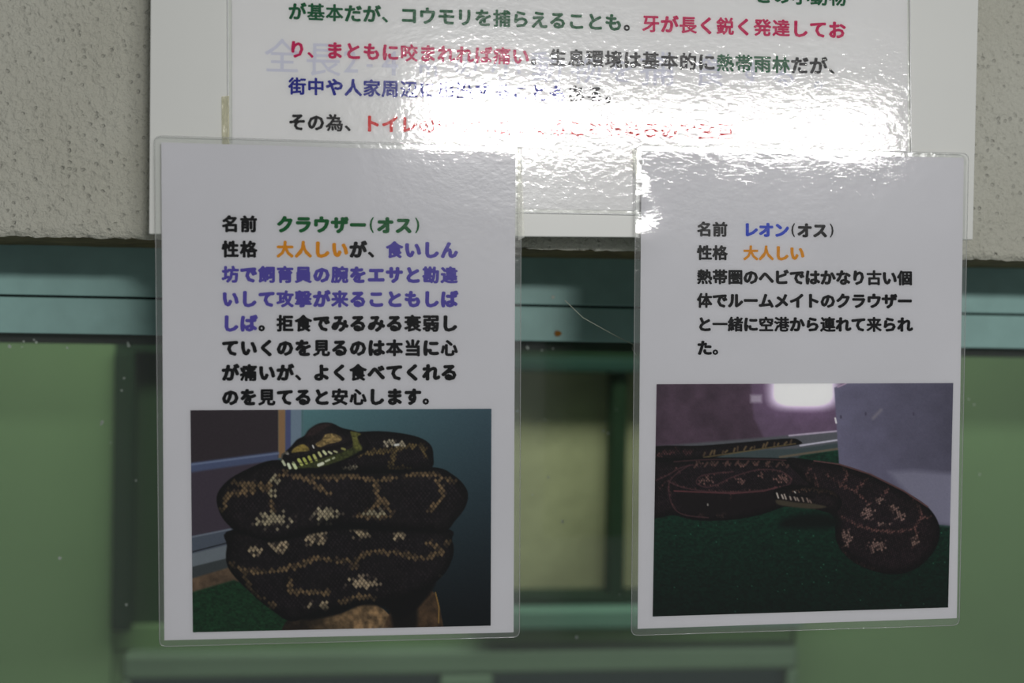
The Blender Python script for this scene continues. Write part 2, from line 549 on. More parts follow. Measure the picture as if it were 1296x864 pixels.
def lettering(runs, x0, y0, pitch, slope, h, bold, plane, parent, sy=1.0):
    """runs: [(text, ink)], cells laid along the printed line; one flat mesh per ink run"""
    Y, lean = plane
    x = x0
    nb = 8
    for text, ink in runs:
        V, F = [], []
        base = 0
        for ch in text:
            if ch == '\u3000':
                x += pitch
                continue
            half = ch in '()'
            v, fs = glyph(ch)
            w = pitch * (0.5 if half else 1.0)
            cx = x + w / 2
            cy = y0 + slope * (cx - x0)
            if half:
                b0, b1 = v.min(0), v.max(0)
                q = (v - (b0 + b1) / 2) * (h * 0.88 / (b1[1] - b0[1]))
                q[:, 0] *= 0.9
                bd = bold * 0.35
            else:
                q = (v - np.array([0.5, 0.38])) * np.array([h, h * sy])
                kana = 0x3040 <= ord(ch) <= 0x30ff
                if kana:
                    q *= 1.02
                bd = bold * (1.25 if kana else 0.9)
                if ch in '。、':
                    bd = bold * 0.8
            for k in range(nb):
                a = math.tau * k / nb
                qx = cx + q[:, 0] + bd * math.cos(a)
                qy = cy - q[:, 1] + slope * q[:, 0] + bd * math.sin(a) * 0.85
                P = at_many(qx, qy, Y - 2e-6 * k, lean)
                V.append(P)
                F += [tuple(i + base for i in f) for f in fs]
                base += len(q)
            x += w
        if V:
            link('printed_text', np.concatenate(V), F, INK[ink], parent)


# ---------------------------------------------------------------- flat printed photographs (colour laid per point of a fine grid)
class Painter:
    def __init__(s, X, Y):
        s.X, s.Y = X, Y
        s.C = np.zeros(X.shape + (3,))

    def put(s, mask, col):
        col = np.asarray(col, float)
        s.C = s.C * (1 - mask[:, None]) + (col if col.ndim == 2 else col[None, :]) * mask[:, None]

    def inside(s, pts, X=None, Y=None):
        X = s.X if X is None else X
        Y = s.Y if Y is None else Y
        r = np.zeros(X.shape, bool)
        n = len(pts)
        for i in range(n):
            (x1, y1), (x2, y2) = pts[i], pts[(i + 1) % n]
            if y1 == y2: continue
            r ^= ((y1 > Y) != (y2 > Y)) & (X < (x2 - x1) * (Y - y1) / (y2 - y1) + x1)
        return r

    def dist(s, pts, X=None, Y=None, closed=False):
        X = s.X if X is None else X
        Y = s.Y if Y is None else Y
        d = np.full(X.shape, 1e9)
        n = len(pts)
        for i in range(n if closed else n - 1):
            (x1, y1), (x2, y2) = pts[i], pts[(i + 1) % n]
            dx, dy = x2 - x1, y2 - y1
            t = np.clip(((X - x1) * dx + (Y - y1) * dy) / (dx * dx + dy * dy + 1e-9), 0, 1)
            d = np.minimum(d, np.hypot(X - x1 - t * dx, Y - y1 - t * dy))
        return d

    def sdf(s, pts):
        return np.where(s.inside(pts), -1, 1) * s.dist(pts, closed=True)

    def poly(s, pts, col, soft=0.7):
        m = np.clip(0.5 - s.sdf(pts) / (2 * soft), 0, 1)
        s.put(m, col)
        return m

    def line(s, pts, w, col, soft=0.6, k=1.0):
        s.put(np.clip((w - s.dist(pts)) / soft + 0.5, 0, 1) * k, col)


def smooth_pts(pts, closed=True, n=5):
    P = [np.array(p, float) for p in pts]
    r = []
    N = len(P)
    for i in range(N if closed else N - 1):
        p0 = P[(i - 1) % N] if closed or i > 0 else P[i]
        p1, p2 = P[i], P[(i + 1) % N]
        p3 = P[(i + 2) % N] if closed or i + 2 < N else p2
        for k in range(n):
            t = k / n
            r.append(tuple(0.5 * (2 * p1 + (p2 - p0) * t + (2 * p0 - 5 * p1 + 4 * p2 - p3) * t * t + (3 * p1 - p0 - 3 * p2 + p3) * t ** 3)))
    if not closed: r.append(tuple(P[-1]))
    return r


def scales(p, size, ang):
    """diamond lattice: centres and distance to the cell border (0..0.5)"""
    c, s_ = math.cos(ang), math.sin(ang)
    a = (p.X * c + p.Y * s_) / size
    b = (-p.X * s_ * 1.0 + p.Y * c) / size
    u, w = a + b * 0.8, a - b * 0.8
    ui, wi = np.floor(u), np.floor(w)
    e = np.minimum(np.minimum(u - ui, 1 - u + ui), np.minimum(w - wi, 1 - w + wi))
    A, B = (ui + wi + 1) / 2, (ui - wi) / 1.6
    cx = (A * c - B * s_) * size
    cy = (A * s_ + B * c) * size
    return cx, cy, e, hashn(ui.astype(np.int64), wi.astype(np.int64), 7)


def python_coil(p, outline, nets, patches, base, light, pale, size=4.4, ang=0.1, shade=1.0, nw=3.7):
    out = smooth_pts(outline)
    sd = p.sdf(out)
    m = np.clip(0.5 - sd / 1.4, 0, 1)
    cx, cy, e, h = scales(p, size, ang)
    near = np.full(p.X.shape, 1e9)
    for n in nets:
        near = np.minimum(near, p.dist(n, cx, cy) / 1.0)
    k = np.clip((nw + nw * 0.9 * (h - 0.5) + nw * 0.8 * (fbm(cx * 0.11, cy * 0.11, 17, 2) - 0.5) - near) / 1.6, 0, 1)
    colr = np.array(base, float)[None, :] * (0.75 + 0.5 * h[:, None])
    colr = colr + 11 * (np.clip((e - 0.28) * 5, 0, 1) * (h > 0.45))[:, None]
    lt = np.array(light, float)[None, :] * (0.7 + 0.5 * h[:, None])
    colr = colr * (1 - k[:, None]) + lt * k[:, None]
    for (x, y, rx, ry) in patches:
        q = np.clip((1.15 - np.hypot((cx - x) / rx, (cy - y) / ry) + 0.9 * (h - 0.5)) * 3.0, 0, 1) * (0.45 + 0.55 * (h > 0.3))
        colr = colr * (1 - q[:, None]) + (np.array(pale, float)[None, :] * (0.75 + 0.4 * h[:, None])) * q[:, None]
    colr = colr + (np.array([9, 7, 11])[None] * (fbm(cx * 0.03, cy * 0.05, 23, 2) * np.clip(-sd / 16, 0, 1) * np.clip(1.1 - k, 0, 1))[:, None])
    groove = 0.42 + 0.58 * np.clip(e / 0.2, 0, 1)
    colr = colr * groove[:, None]
    colr = colr + (11 * np.clip(1 - e / 0.13, 0, 1) * (fbm(cx * 0.035, cy * 0.035, 29, 2) > 0.52) * (size > 4.5))[:, None]
    rim = 0.35 + 0.65 * np.clip(-sd / 11, 0, 1)
    colr = colr * rim[:, None] * shade
    p.put(m, colr)


def print_mesh(corners, nx, ny, paint, plane, parent, name='photo_print', k=0.52):
    (TL, TR, BR, BL) = [np.array(c, float) for c in corners]
    u, v = np.meshgrid(np.linspace(0, 1, nx), np.linspace(0, 1, ny))
    u, v = u.ravel(), v.ravel()
    P = ((1 - u) * (1 - v))[:, None] * TL + (u * (1 - v))[:, None] * TR + (u * v)[:, None] * BR + ((1 - u) * v)[:, None] * BL
    X, Y = P[:, 0], P[:, 1]
    W = at_many(X, Y, *plane)
    C = np.clip(lin(np.clip(paint(X, Y), 0, 255)) / k, 0, 0.95)
    i, j = np.meshgrid(np.arange(nx - 1), np.arange(ny - 1))
    a = (j * nx + i).ravel()
    F = np.stack([a, a + nx, a + nx + 1, a + 1], 1)
    me = bpy.data.meshes.new(name)
    me.vertices.add(len(W))
    me.vertices.foreach_set('co', W.ravel())
    me.loops.add(F.size)
    me.loops.foreach_set('vertex_index', F.ravel())
    me.polygons.add(len(F))
    me.polygons.foreach_set('loop_start', np.arange(0, F.size, 4))
    me.update(calc_edges=True)
    ca = me.color_attributes.new('print', 'FLOAT_COLOR', 'POINT')
    ca.data.foreach_set('color', np.concatenate([C, np.ones((len(C), 1))], 1).ravel())
    m, nt, b = new_mat('printed_photo_ink')
    b.inputs['Roughness'].default_value = 0.7
    b.inputs['Specular IOR Level'].default_value = 0.1
    at_ = nt.nodes.new('ShaderNodeAttribute')
    at_.attribute_name = 'print'
    nt.links.new(at_.outputs['Color'], b.inputs['Base Color'])
    me.materials.append(m)
    o = bpy.data.objects.new(name, me)
    COL.objects.link(o)
    o.parent = parent
    o.location = -Vector(parent.location)
    return o


def print_tone(c):
    g = c.mean(1, keepdims=True)
    return (g + (c - g) * 0.84) * 1.07 - 9


def paint_coiled(X, Y):
    p = Painter(X, Y)
    z = lambda pts: [(230 + a / 2.88, 510 + b / 2.88) for a, b in pts]
    # teal wall: printed picture is darker toward its lower right
    g = np.clip((X - 384) / 240, 0, 1)
    gv = np.clip((Y - 520) / 260, 0, 1)
    w = np.array([72, 108, 112])[None] * (1 - g[:, None]) + np.array([50, 72, 82])[None] * g[:, None]
    w = w * (1 - 0.80 * gv[:, None] ** 1.1)
    w = w + np.array([0, 3, 6])[None] * gv[:, None]
    p.C = w
    p.poly(z([(0, 0), (352, 0), (352, 200), (0, 260)]), (47, 40, 45))
    p.poly(z([(0, 250), (352, 205), (420, 300), (420, 480), (0, 500)]), (58, 50, 61))
    p.poly(z([(352, 0), (378, 0), (378, 200), (352, 200)]), (122, 96, 66))
    p.poly(z([(378, 0), (398, 0), (398, 220), (378, 220)]), (66, 72, 108))
    p.poly(z([(398, 0), (444, 0), (444, 240), (398, 240)]), (96, 112, 126))
    p.poly(z([(436, 0), (444, 0), (444, 240), (436, 240)]), (70, 100, 104))
    p.poly(z([(0, 222), (352, 176), (352, 207), (0, 257)]), (66, 76, 104), 1.5)
    p.line(z([(0, 228), (352, 183)]), 1.2, (92, 104, 130), 1.5)
    p.poly(z([(0, 492), (200, 452), (200, 520), (0, 560)]), (68, 76, 88))
    p.line(z([(0, 495), (200, 455)]), 1.0, (96, 104, 116), 1.2)
    p.line(z([(0, 552), (200, 500)]), 0.8, (30, 34, 40))
    p.poly(z([(0, 558), (200, 508), (200, 565), (0, 618)]), (92, 100, 106))
    p.poly(z([(0, 606), (200, 556), (200, 600), (0, 660)]), (52, 58, 60))
    n = fbm(X * 0.12, Y * 0.12, 31)
    br = np.array([84, 68, 52])[None] * (0.7 + 0.6 * n[:, None])
    p.poly(z([(0, 650), (200, 590), (240, 640), (0, 715)]), br, 1.2)
    gr = np.array([16, 50, 28])[None] * (0.55 + 0.9 * fbm(X * 0.35, Y * 0.5, 41)[:, None])
    p.poly(z([(0, 700), (190, 645), (300, 690), (420, 790), (420, 870), (0, 870)]), gr, 1.5)
    # wood stumps
    wd = np.array([112, 90, 62])[None] * (0.45 + 0.95 * fbm(X * 0.16, Y * 0.16, 51)[:, None]) * np.clip(1.3 - np.abs(X - 470) / 90, 0.35, 1)[:, None]
    p.poly(smooth_pts(z([(395, 880), (398, 780), (560, 770), (650, 735), (710, 735), (765, 785), (790, 880)])), wd)
    wd2 = np.array([72, 54, 36])[None] * (0.5 + 0.8 * fbm(X * 0.14, Y * 0.14, 52)[:, None])
    p.poly(smooth_pts(z([(740, 880), (760, 760), (830, 690), (905, 680), (940, 740), (938, 880)])), wd2)
    p.line(z([(925, 690), (938, 745), (936, 800)]), 0.8, (120, 92, 44))
    p.poly(smooth_pts(z([(760, 720), (790, 870), (850, 860), (850, 700)])), (14, 12, 10), 3)
    base, light, pale = (22, 17, 18), (96, 78, 54), (136, 122, 96)
    p.poly(smooth_pts(z([(380, 760), (480, 700), (620, 700), (900, 640), (900, 700), (800, 790), (740, 745), (650, 738), (560, 772), (450, 790)])), (9, 8, 8), 2)
    # lower fold
    python_coil(p, z([(190, 460), (165, 520), (170, 600), (250, 690), (330, 755), (400, 795), (480, 770), (600, 742), (700, 728), (840, 700), (945, 635), (988, 560), (985, 500), (950, 455), (560, 440)]),
                [z([(180, 590), (250, 615), (340, 610), (430, 592), (480, 565), (560, 575), (640, 570), (700, 540), (790, 545), (870, 568), (950, 545)]),
                 z([(640, 575), (620, 605)]), z([(900, 505), (950, 540), (970, 505)]), z([(400, 690), (530, 690)]), z([(580, 722), (640, 706), (700, 712)]),
                 z([(400, 690), (390, 640)]), z([(220, 600), (250, 680), (330, 740)])],
                [tuple(z([(495, 495)])[0]) + (13, 8), tuple(z([(360, 522)])[0]) + (12, 8), tuple(z([(262, 537)])[0]) + (8, 6), tuple(z([(655, 471)])[0]) + (12, 6),
                 tuple(z([(795, 483)])[0]) + (8, 5), tuple(z([(665, 655)])[0]) + (20, 7), tuple(z([(465, 735)])[0]) + (5, 4), tuple(z([(520, 735)])[0]) + (5, 5), tuple(z([(940, 632)])[0]) + (3, 3)],
                base, light, pale, 5.2, -0.1, 0.93)
    # dark crease
    p.line(z([(190, 450), (330, 500), (420, 480), (560, 448), (850, 462), (960, 462)]), 3.4, (9, 8, 9), 4)
    # middle fold
    python_coil(p, z([(127, 350), (150, 300), (210, 255), (330, 208), (420, 235), (600, 240), (900, 232), (990, 262), (1040, 318), (1035, 375), (995, 430), (955, 468), (850, 462), (560, 446), (430, 478), (330, 503), (210, 470), (150, 420)]),
                [z([(180, 285), (230, 292), (310, 300), (350, 270), (382, 250)]), z([(320, 305), (325, 360), (337, 400)]),
                 z([(410, 268), (450, 272), (490, 300), (532, 330)]), z([(480, 268), (560, 272), (620, 262), (700, 285), (780, 270), (900, 255), (1000, 285)]),
                 z([(710, 285), (708, 330), (735, 365), (770, 400)]), z([(735, 350), (690, 385), (645, 410)]), z([(935, 280), (952, 330), (938, 362), (905, 390)]),
                 z([(185, 285), (165, 335), (145, 395)]), z([(238, 296), (226, 330)]), z([(640, 412), (760, 412)]), z([(300, 310), (200, 330), (150, 350)])],
                [tuple(z([(335, 425)])[0]) + (21, 9), tuple(z([(530, 408)])[0]) + (16, 9), tuple(z([(700, 402)])[0]) + (14, 5), tuple(z([(345, 280)])[0]) + (8, 5), tuple(z([(330, 330)])[0]) + (4, 7)],
                base, light, (124, 116, 92), 5.2, 0.0)
    p.poly(smooth_pts(z([(330, 215), (430, 200), (560, 190), (640, 200), (640, 250), (430, 250)])), (12, 10, 11), 1.5)
    # upper loop behind the head
    python_coil(p, z([(560, 110), (640, 105), (740, 103), (850, 120), (905, 150), (917, 195), (905, 238), (800, 246), (600, 245), (560, 200)]),
                [z([(600, 190), (700, 178), (780, 165), (870, 148)]), z([(775, 170), (770, 205), (755, 240)]), z([(880, 155), (890, 190)]), z([(750, 240), (830, 238)])],
                [tuple(z([(760, 145)])[0]) + (7, 4), tuple(z([(800, 148)])[0]) + (6, 4), tuple(z([(620, 238)])[0]) + (9, 4)], base, (84, 70, 42), (132, 124, 104), 4.0, 0.1)
    p.line(z([(560, 250), (700, 252), (900, 243)]), 1.6, (8, 8, 8), 2)
    # head
    H = lambda pts: [(340 + a / 4.629, 510 + b / 4.629) for a, b in pts]
    python_coil(p, H([(75, 330), (92, 290), (130, 255), (165, 215), (210, 190), (240, 152), (300, 118), (370, 118), (430, 145), (520, 168), (575, 205), (590, 250), (560, 290), (490, 320), (400, 352), (300, 380), (220, 385), (140, 395), (90, 370)]),
                [], [], (28, 22, 22), light, pale, 2.6, 0.3)
    nn = fbm(X * 0.5, Y * 0.5, 61)[:, None]
    p.poly(smooth_pts(H([(110, 385), (220, 380), (300, 375), (400, 345), (480, 312), (545, 270), (530, 240), (470, 268), (380, 300), (280, 335), (200, 360)])), np.array([62, 68, 32])[None] * (0.45 + 0.8 * nn), 1.2)
    p.poly(smooth_pts(H([(135, 290), (150, 262), (200, 240), (235, 262), (232, 280), (180, 285)])), np.array([122, 106, 50])[None] * (0.6 + 0.7 * nn), 0.8)
    p.poly(smooth_pts(H([(275, 240), (310, 215), (335, 182), (385, 180), (425, 200), (420, 222), (350, 240), (300, 258)])), np.array([132, 112, 68])[None] * (0.35 + 1.0 * nn), 0.8)
    p.poly(smooth_pts(H([(480, 165), (540, 180), (520, 200), (540, 250), (545, 275), (500, 265), (490, 210)])), np.array([92, 92, 42])[None] * (0.5 + 0.8 * nn), 1)
    p.poly(smooth_pts(H([(240, 155), (300, 122), (370, 122), (330, 150), (260, 190), (215, 200)])), np.array([44, 32, 32])[None] * (0.6 + 0.7 * nn), 2)
    p.line(H([(110, 330), (200, 320), (260, 300), (330, 272), (440, 250), (480, 230)]), 2.6, (15, 11, 12), 1.4)
    for a, b, dx, dy, w, c in [(88, 350, 14, 24, 1.6, (160, 164, 140)), (120, 368, 10, 22, 1.8, (176, 182, 160)), (152, 366, 14, 26, 2.0, (170, 178, 140)), (185, 345, 18, 28, 2.0, (156, 162, 88)),
                               (214, 338, 16, 26, 1.8, (150, 156, 76)), (243, 328, 14, 26, 1.8, (150, 152, 70)), (272, 318, 14, 26, 1.7, (158, 160, 92)), (300, 300, 12, 20, 1.6, (164, 164, 116)),
                               (328, 290, 14, 16, 1.6, (172, 176, 138)), (360, 290, 16, 10, 1.3, (168, 170, 138)), (392, 284, 16, 6, 1.2, (150, 150, 112)), (438, 268, 16, 5, 1.4, (124, 122, 68)),
                               (305, 358, 24, -10, 2.0, (176, 178, 160)), (345, 336, 22, -10, 1.2, (160, 164, 136)), (380, 322, 10, -6, 1.1, (150, 154, 124))]:
        p.line(H([(a - dx / 2, b - dy / 2), (a + dx / 2, b + dy / 2)]), w, c, 0.8)
    p.line(H([(130, 350), (200, 352), (280, 330), (340, 310), (440, 285)]), 0.5, (20, 18, 12), 0.8, 0.6)
    p.line(H([(100, 290), (112, 296)]), 1.6, (120, 116, 110), 1)
    p.line(H([(258, 248), (264, 262)]), 0.8, (190, 188, 180), 0.7)
    p.line(H([(740, 246), (760, 242)]), 1.4, (170, 170, 165), 1)
    p.line(H([(75, 335), (80, 300), (110, 285)]), 1.0, (74, 72, 64), 1)
    grain = (fbm(X * 0.9, Y * 0.9, 71, 2) - 0.5)[:, None] * 6
    return print_tone(p.C + grain)


def paint_floor(X, Y):
    p = Painter(X, Y)
    z = lambda pts: [(810 + a / 2.5415, 470 + b / 2.5415) for a, b in pts]
    n = fbm(X * 0.06, Y * 0.06, 80)[:, None]
    p.C = np.array([70, 54, 68])[None] * (0.8 + 0.35 * n)
    p.poly(z([(352, 0), (660, 0), (660, 215), (400, 215), (366, 150)]), np.array([88, 71, 92])[None] * (0.85 + 0.25 * n), 2)
    # back ledge
    p.poly(z([(30, 242), (420, 210), (660, 188), (660, 260), (30, 320)]), (78, 80, 86), 1.5)
    p.poly(z([(30, 262), (500, 248), (660, 226), (660, 300), (30, 320)]), (56, 68, 70), 1.5)
    p.line(z([(480, 206), (650, 190)]), 1.1, (150, 140, 156), 1.2)
    p.line(z([(515, 238), (650, 218)]), 1.1, (158, 156, 168), 1.0)
    p.poly(z([(355, 75), (392, 75), (392, 100), (355, 100)]), (130, 122, 134), 2, )
    # lamp glow that the picture shows
    gx, gy = 810 + 525 / 2.5415, 470 + 62 / 2.5415
    d = np.sqrt((np.abs(X - gx) / 39) ** 4 + (np.maximum(Y - gy, 0) / 20) ** 3)
    p.put(np.clip(1.75 - d, 0, 1) ** 1.2, (190, 188, 196))
    hal = np.exp(-((X - gx) ** 2 / 3200 + (Y - gy - 10) ** 2 / 900))
    p.C = p.C + hal[:, None] * np.array([24, 17, 27])[None]
    # carpet
    tur = fbm(X * 0.3, Y * 0.45, 90, 4)[:, None]
    dark = np.clip(1.15 - (Y - 620) / 260, 0.5, 1.1)[:, None]
    gcol = np.array([7, 44, 30])[None] * (0.55 + 0.85 * tur) * dark
    p.poly(z([(30, 455), (110, 440), (480, 300), (520, 268), (680, 246), (680, 480), (1100, 480), (1100, 900), (0, 900)]), gcol, 1.5)
    p.line(z([(450, 275), (640, 248)]), 1.4, (92, 84, 70), 1.4)
    sp = (hashn(np.floor(X / 1.6).astype(np.int64), np.floor(Y / 1.6).astype(np.int64), 5) > 0.997) & (Y > 640)
    p.C = p.C + sp[:, None] * np.array([18, 34, 28])[None]
    # white box on the right
    bx = np.array([88, 86, 106])[None] * (0.92 + 0.12 * n) * (1.08 - 0.25 * np.clip((X - 1060) / 150, 0, 1))[:, None]
    p.poly(z([(625, 52), (665, 36), (1100, 20), (1100, 505), (960, 492), (640, 300)]), bx)
    p.poly(z([(800, 322), (880, 318), (1100, 335), (1100, 505), (960, 492), (830, 360)]), (104, 103, 120), 4)
    p.line(z([(628, 150), (631, 165)]), 1, (190, 188, 190), 1)
    p.line(z([(636, 50), (664, 38)]), 0.8, (150, 130, 150), 1)
    for a, b in ((726, 136), (646, 146), (880, 136)):
        p.line(z([(a, b - 3), (a, b + 3)]), 1.0, (66, 62, 80), 1.4)
    p.line(z([(750, 150), (775, 124)]), 2.0, (104, 100, 112), 3)
    base, light, pale = (29, 19, 22), (72, 44, 46), (104, 78, 72)
    # thin far part of the body
    python_coil(p, z([(30, 244), (200, 238), (350, 226), (480, 215), (512, 222), (514, 234), (420, 246), (300, 262), (200, 285), (100, 290), (30, 300)]),
                [z([(60, 268), (120, 252)]), z([(140, 260), (165, 252)])], [], base, light, pale, 3.4, 0.05)
    for k in range(16):
        a = 205 + k * 18.5 + 5 * math.sin(k * 2.7)
        b = 270 - k * 2.6
        p.line(z([(a, b), (a + 4 + 3 * math.sin(k * 1.9), b - 9 - 4 * math.sin(k * 1.3))]), 1.2, (116, 96, 62) if k % 3 else (90, 72, 50), 1.6, 0.75)
    p.line(z([(205, 276), (300, 262), (420, 244), (500, 232)]), 1.0, (104, 90, 56), 1.0, 0.7)
    # ring of body on the left
    python_coil(p, z([(30, 290), (120, 280), (280, 276), (430, 278), (520, 282), (600, 300), (620, 360), (560, 400), (470, 432), (380, 462), (280, 478), (180, 478), (110, 462), (60, 470), (30, 460)]),
                [z([(90, 350), (130, 368), (200, 382), (300, 388), (400, 380), (470, 368), (486, 345), (450, 320), (380, 316), (300, 340), (250, 368), (190, 362), (190, 340), (240, 330), (300, 322)]),
                 z([(52, 345), (90, 330), (120, 310)]), z([(130, 320), (100, 340), (92, 370), (105, 430), (150, 462)]), z([(292, 390), (292, 430)]), z([(60, 375), (90, 350)])],
                [tuple(z([(q, 298 - abs(q - 330) * 0.02)])[0]) + (4, 3) for q in (190, 235, 280, 325, 370, 415, 460, 500)] + [tuple(z([(320, 350)])[0]) + (5, 4), tuple(z([(390, 335)])[0]) + (4, 3), tuple(z([(455, 345)])[0]) + (8, 5), tuple(z([(215, 350)])[0]) + (7, 4), tuple(z([(200, 463)])[0]) + (5, 3), tuple(z([(262, 460)])[0]) + (5, 3)],
                (25, 16, 19), (74, 48, 48), (92, 66, 60), 3.2, 0.0, 1.0, 1.5)
    p.line(z([(110, 384), (200, 388), (300, 392), (400, 384), (440, 372)]), 0.9, (92, 50, 54), 1)
    p.poly(smooth_pts(z([(130, 400), (300, 404), (430, 392), (420, 430), (280, 462), (160, 455)])), (20, 13, 15), 6)
    for q in ([(88, 352), (130, 370), (200, 384), (300, 389), (400, 381), (468, 368), (486, 346), (450, 320), (380, 316), (300, 338), (260, 358), (215, 372), (182, 358), (196, 336), (250, 326), (300, 322)],
              [(52, 350), (85, 335), (130, 310), (170, 300)], [(110, 290), (200, 284), (300, 282), (420, 283), (520, 288)], [(160, 300), (110, 335), (92, 370), (104, 430), (140, 460), (220, 470)]):
        p.line(smooth_pts(z(q), False), 0.8, (74, 46, 50), 1.3, 0.75)
    for k in range(11):
        a = 175 + k * 33
        p.line(z([(a, 308 - 8 * math.sin(k * 0.35)), (a + 9, 296 - 8 * math.sin(k * 0.35))]), 1.3, (86, 60, 54), 1.6, 0.8)
    # near loop on the right
    python_coil(p, z([(470, 283), (560, 286), (640, 298), (740, 330), (850, 385), (925, 435), (962, 495), (955, 560), (905, 622), (830, 652), (740, 638), (670, 600), (632, 545), (626, 480), (600, 440), (560, 380)]),
                [z([(560, 290), (535, 330), (545, 350)]), z([(655, 305), (668, 330), (655, 355), (640, 370)]), z([(740, 335), (705, 370), (690, 385)]), z([(800, 375), (780, 400), (760, 410)]),
                 z([(870, 400), (900, 440), (905, 475), (880, 505), (830, 515), (760, 512), (700, 495), (650, 470)]), z([(885, 510), (895, 540), (880, 565)]), z([(640, 560), (680, 610), (760, 640)]),
                 z([(905, 470), (945, 465)]), z([(600, 330), (640, 360), (700, 390), (740, 430)]), z([(560, 330), (570, 370)])],
                [tuple(z([(735, 455)])[0]) + (7, 8), tuple(z([(785, 490)])[0]) + (7, 3), tuple(z([(835, 460)])[0]) + (6, 6), tuple(z([(815, 437)])[0]) + (5, 4), tuple(z([(665, 535)])[0]) + (6, 9), tuple(z([(765, 562)])[0]) + (10, 7), tuple(z([(885, 545)])[0]) + (4, 6), tuple(z([(770, 412)])[0]) + (5, 4)],
                (28, 18, 20), (84, 56, 53), (102, 80, 72), 3.4, 0.4, 1.0, 2.1)
    p.line(z([(560, 287), (640, 298), (740, 330), (850, 385), (925, 435)]), 0.9, (84, 56, 56), 1)
    # shade under head, then neck and head
    p.poly(smooth_pts(z([(450, 500), (470, 470), (560, 455), (630, 470), (625, 500), (520, 505)])), (5, 16, 12), 5)
    python_coil(p, z([(430, 385), (452, 372), (500, 364), (560, 372), (620, 384), (650, 420), (625, 455), (560, 442), (500, 436), (460, 432), (434, 412)]), [z([(560, 375), (640, 392)])], [tuple(z([(500, 384)])[0]) + (5, 2), tuple(z([(535, 380)])[0]) + (5, 2)], (28, 19, 20), (80, 58, 48), (90, 66, 54), 2.6, 0.1)
    p.poly(smooth_pts(z([(440, 412), (500, 420), (560, 425), (600, 435), (560, 442), (490, 436), (445, 428)])), (60, 54, 42), 1.2)
    for k in range(9):
        a = 440 + k * 13.5 + 2.5 * math.sin(k * 2.1)
        b = 398 + k * 2.6
        p.line(z([(a, b - 7 + 3 * math.sin(k * 1.7)), (a + 5, b + 8 - k * 0.7)]), 1.0, (158 - k * 7, 150 - k * 8, 142 - k * 8), 1.0)
    p.line(z([(470, 396), (560, 404)]), 1.2, (14, 10, 11), 1.2)
    p.line(z([(497, 386), (500, 390)]), 0.8, (150, 146, 140), 0.8)
    p.line(z([(218, 426), (218, 430)]), 0.9, (130, 126, 120), 0.8)
    grain = (fbm(X * 0.8, Y * 0.8, 72, 2) - 0.5)[:, None] * 7
    return print_tone(p.C + grain)


# ---------------------------------------------------------------- laminated notices
def rounded(corners, rad, n=6):
    """outline of a quad (image positions) with rounded corners"""
    C = [np.array(c, float) for c in corners]
    r = []
    for i in range(4):
        p, a, b = C[i], C[i - 1], C[(i + 1) % 4]
        ua, ub = (a - p) / np.linalg.norm(a - p), (b - p) / np.linalg.norm(b - p)
        s, e = p + ua * rad, p + ub * rad
        for k in range(n + 1):
            t = k / n
            r.append((1 - t) ** 2 * s + 2 * t * (1 - t) * p + t * t * e)
    return r


def world_pts(pts, plane):
    return [at(q[0], q[1], *plane) for q in pts]


def film_sheet(corners, rad, plane, mat, parent, bulges=()):
    nx, ny = 90, 120
    TL, TR, BR, BL = [np.array(c, float) for c in corners]
    w, h = np.linalg.norm(TR - TL), np.linalg.norm(BL - TL)
    u, v = np.meshgrid(np.linspace(0, 1, nx), np.linspace(0, 1, ny))
    # denser rows near the border so that the corners come out round
    u, v = u.ravel() * w, v.ravel() * h
    cx, cy = np.clip(u, rad, w - rad), np.clip(v, rad, h - rad)
    d = np.hypot(u - cx, v - cy)
    k = np.where(d > rad, rad / np.maximum(d, 1e-9), 1.0)
    u, v = (cx + (u - cx) * k) / w, (cy + (v - cy) * k) / h
    P = ((1 - u) * (1 - v))[:, None] * TL + (u * (1 - v))[:, None] * TR + (u * v)[:, None] * BR + ((1 - u) * v)[:, None] * BL
    W = at_many(P[:, 0], P[:, 1], *plane)
    for (px, py, sx, sz, hh) in bulges:
        c = at(px, py, *plane)
        W[:, 1] -= hh * np.exp(-((W[:, 0] - c[0]) / sx) ** 2 / 2 - ((W[:, 2] - c[2]) / sz) ** 2 / 2)
    F = [(j * nx + i, (j + 1) * nx + i, (j + 1) * nx + i + 1, j * nx + i + 1) for j in range(ny - 1) for i in range(nx - 1)]
    return link('laminate_film', W, F, mat, parent, True)


def notice(name, label, cat, film, paper, plane, mats, rad, rim_r, bulges=()):
    Y, lean = plane
    c = world_pts([np.mean(np.array(paper, float), 0)], plane)[0]
    root = empty(name, tuple(c), label, cat)
    slab('paper', world_pts(paper, (Y, lean)), 0.00012, mats[0], root)
    fo = rounded(film, rad)
    film_sheet(film, rad, (Y - 0.00045, lean), mats[1], root, bulges)
    slab('laminate_backing_film', world_pts(fo, (Y + 0.0002, lean)), 0.00006, M['film_back'], root)
    tube('film_edge', world_pts(fo, (Y - 0.00035, lean)), rim_r, mats[2], root, 6, True, 0.6)
    return root


# white backing board fixed on the wall
bpts = [(187, 0), (1235.5, 0), (1232.5, 262), (1231.5, 303.2), (188.5, 296)]
BYF = 0.002
bw = [at(x, y, BYF) for x, y in bpts]
up = 0.25
bw[0] = bw[0] + np.array([-0.0002, 0, up])
bw[1] = bw[1] + np.array([0.002, 0, up])
board = slab('backing_board', bw, 0.005, M['board'])
bv = board.modifiers.new('bevel', 'BEVEL')
bv.width = 0.0006
bv.segments = 2
for sx in (0.0, 0.32):
    for sz in (0.14, 0.34):
        box('spacer', sx, sx + 0.03, BYF + 0.005, WALL_Y + 0.002, sz, sz + 0.03, M['board'], board)
tag(board, 'large white plastic backing board fixed on the plaster wall above the window', 'board')

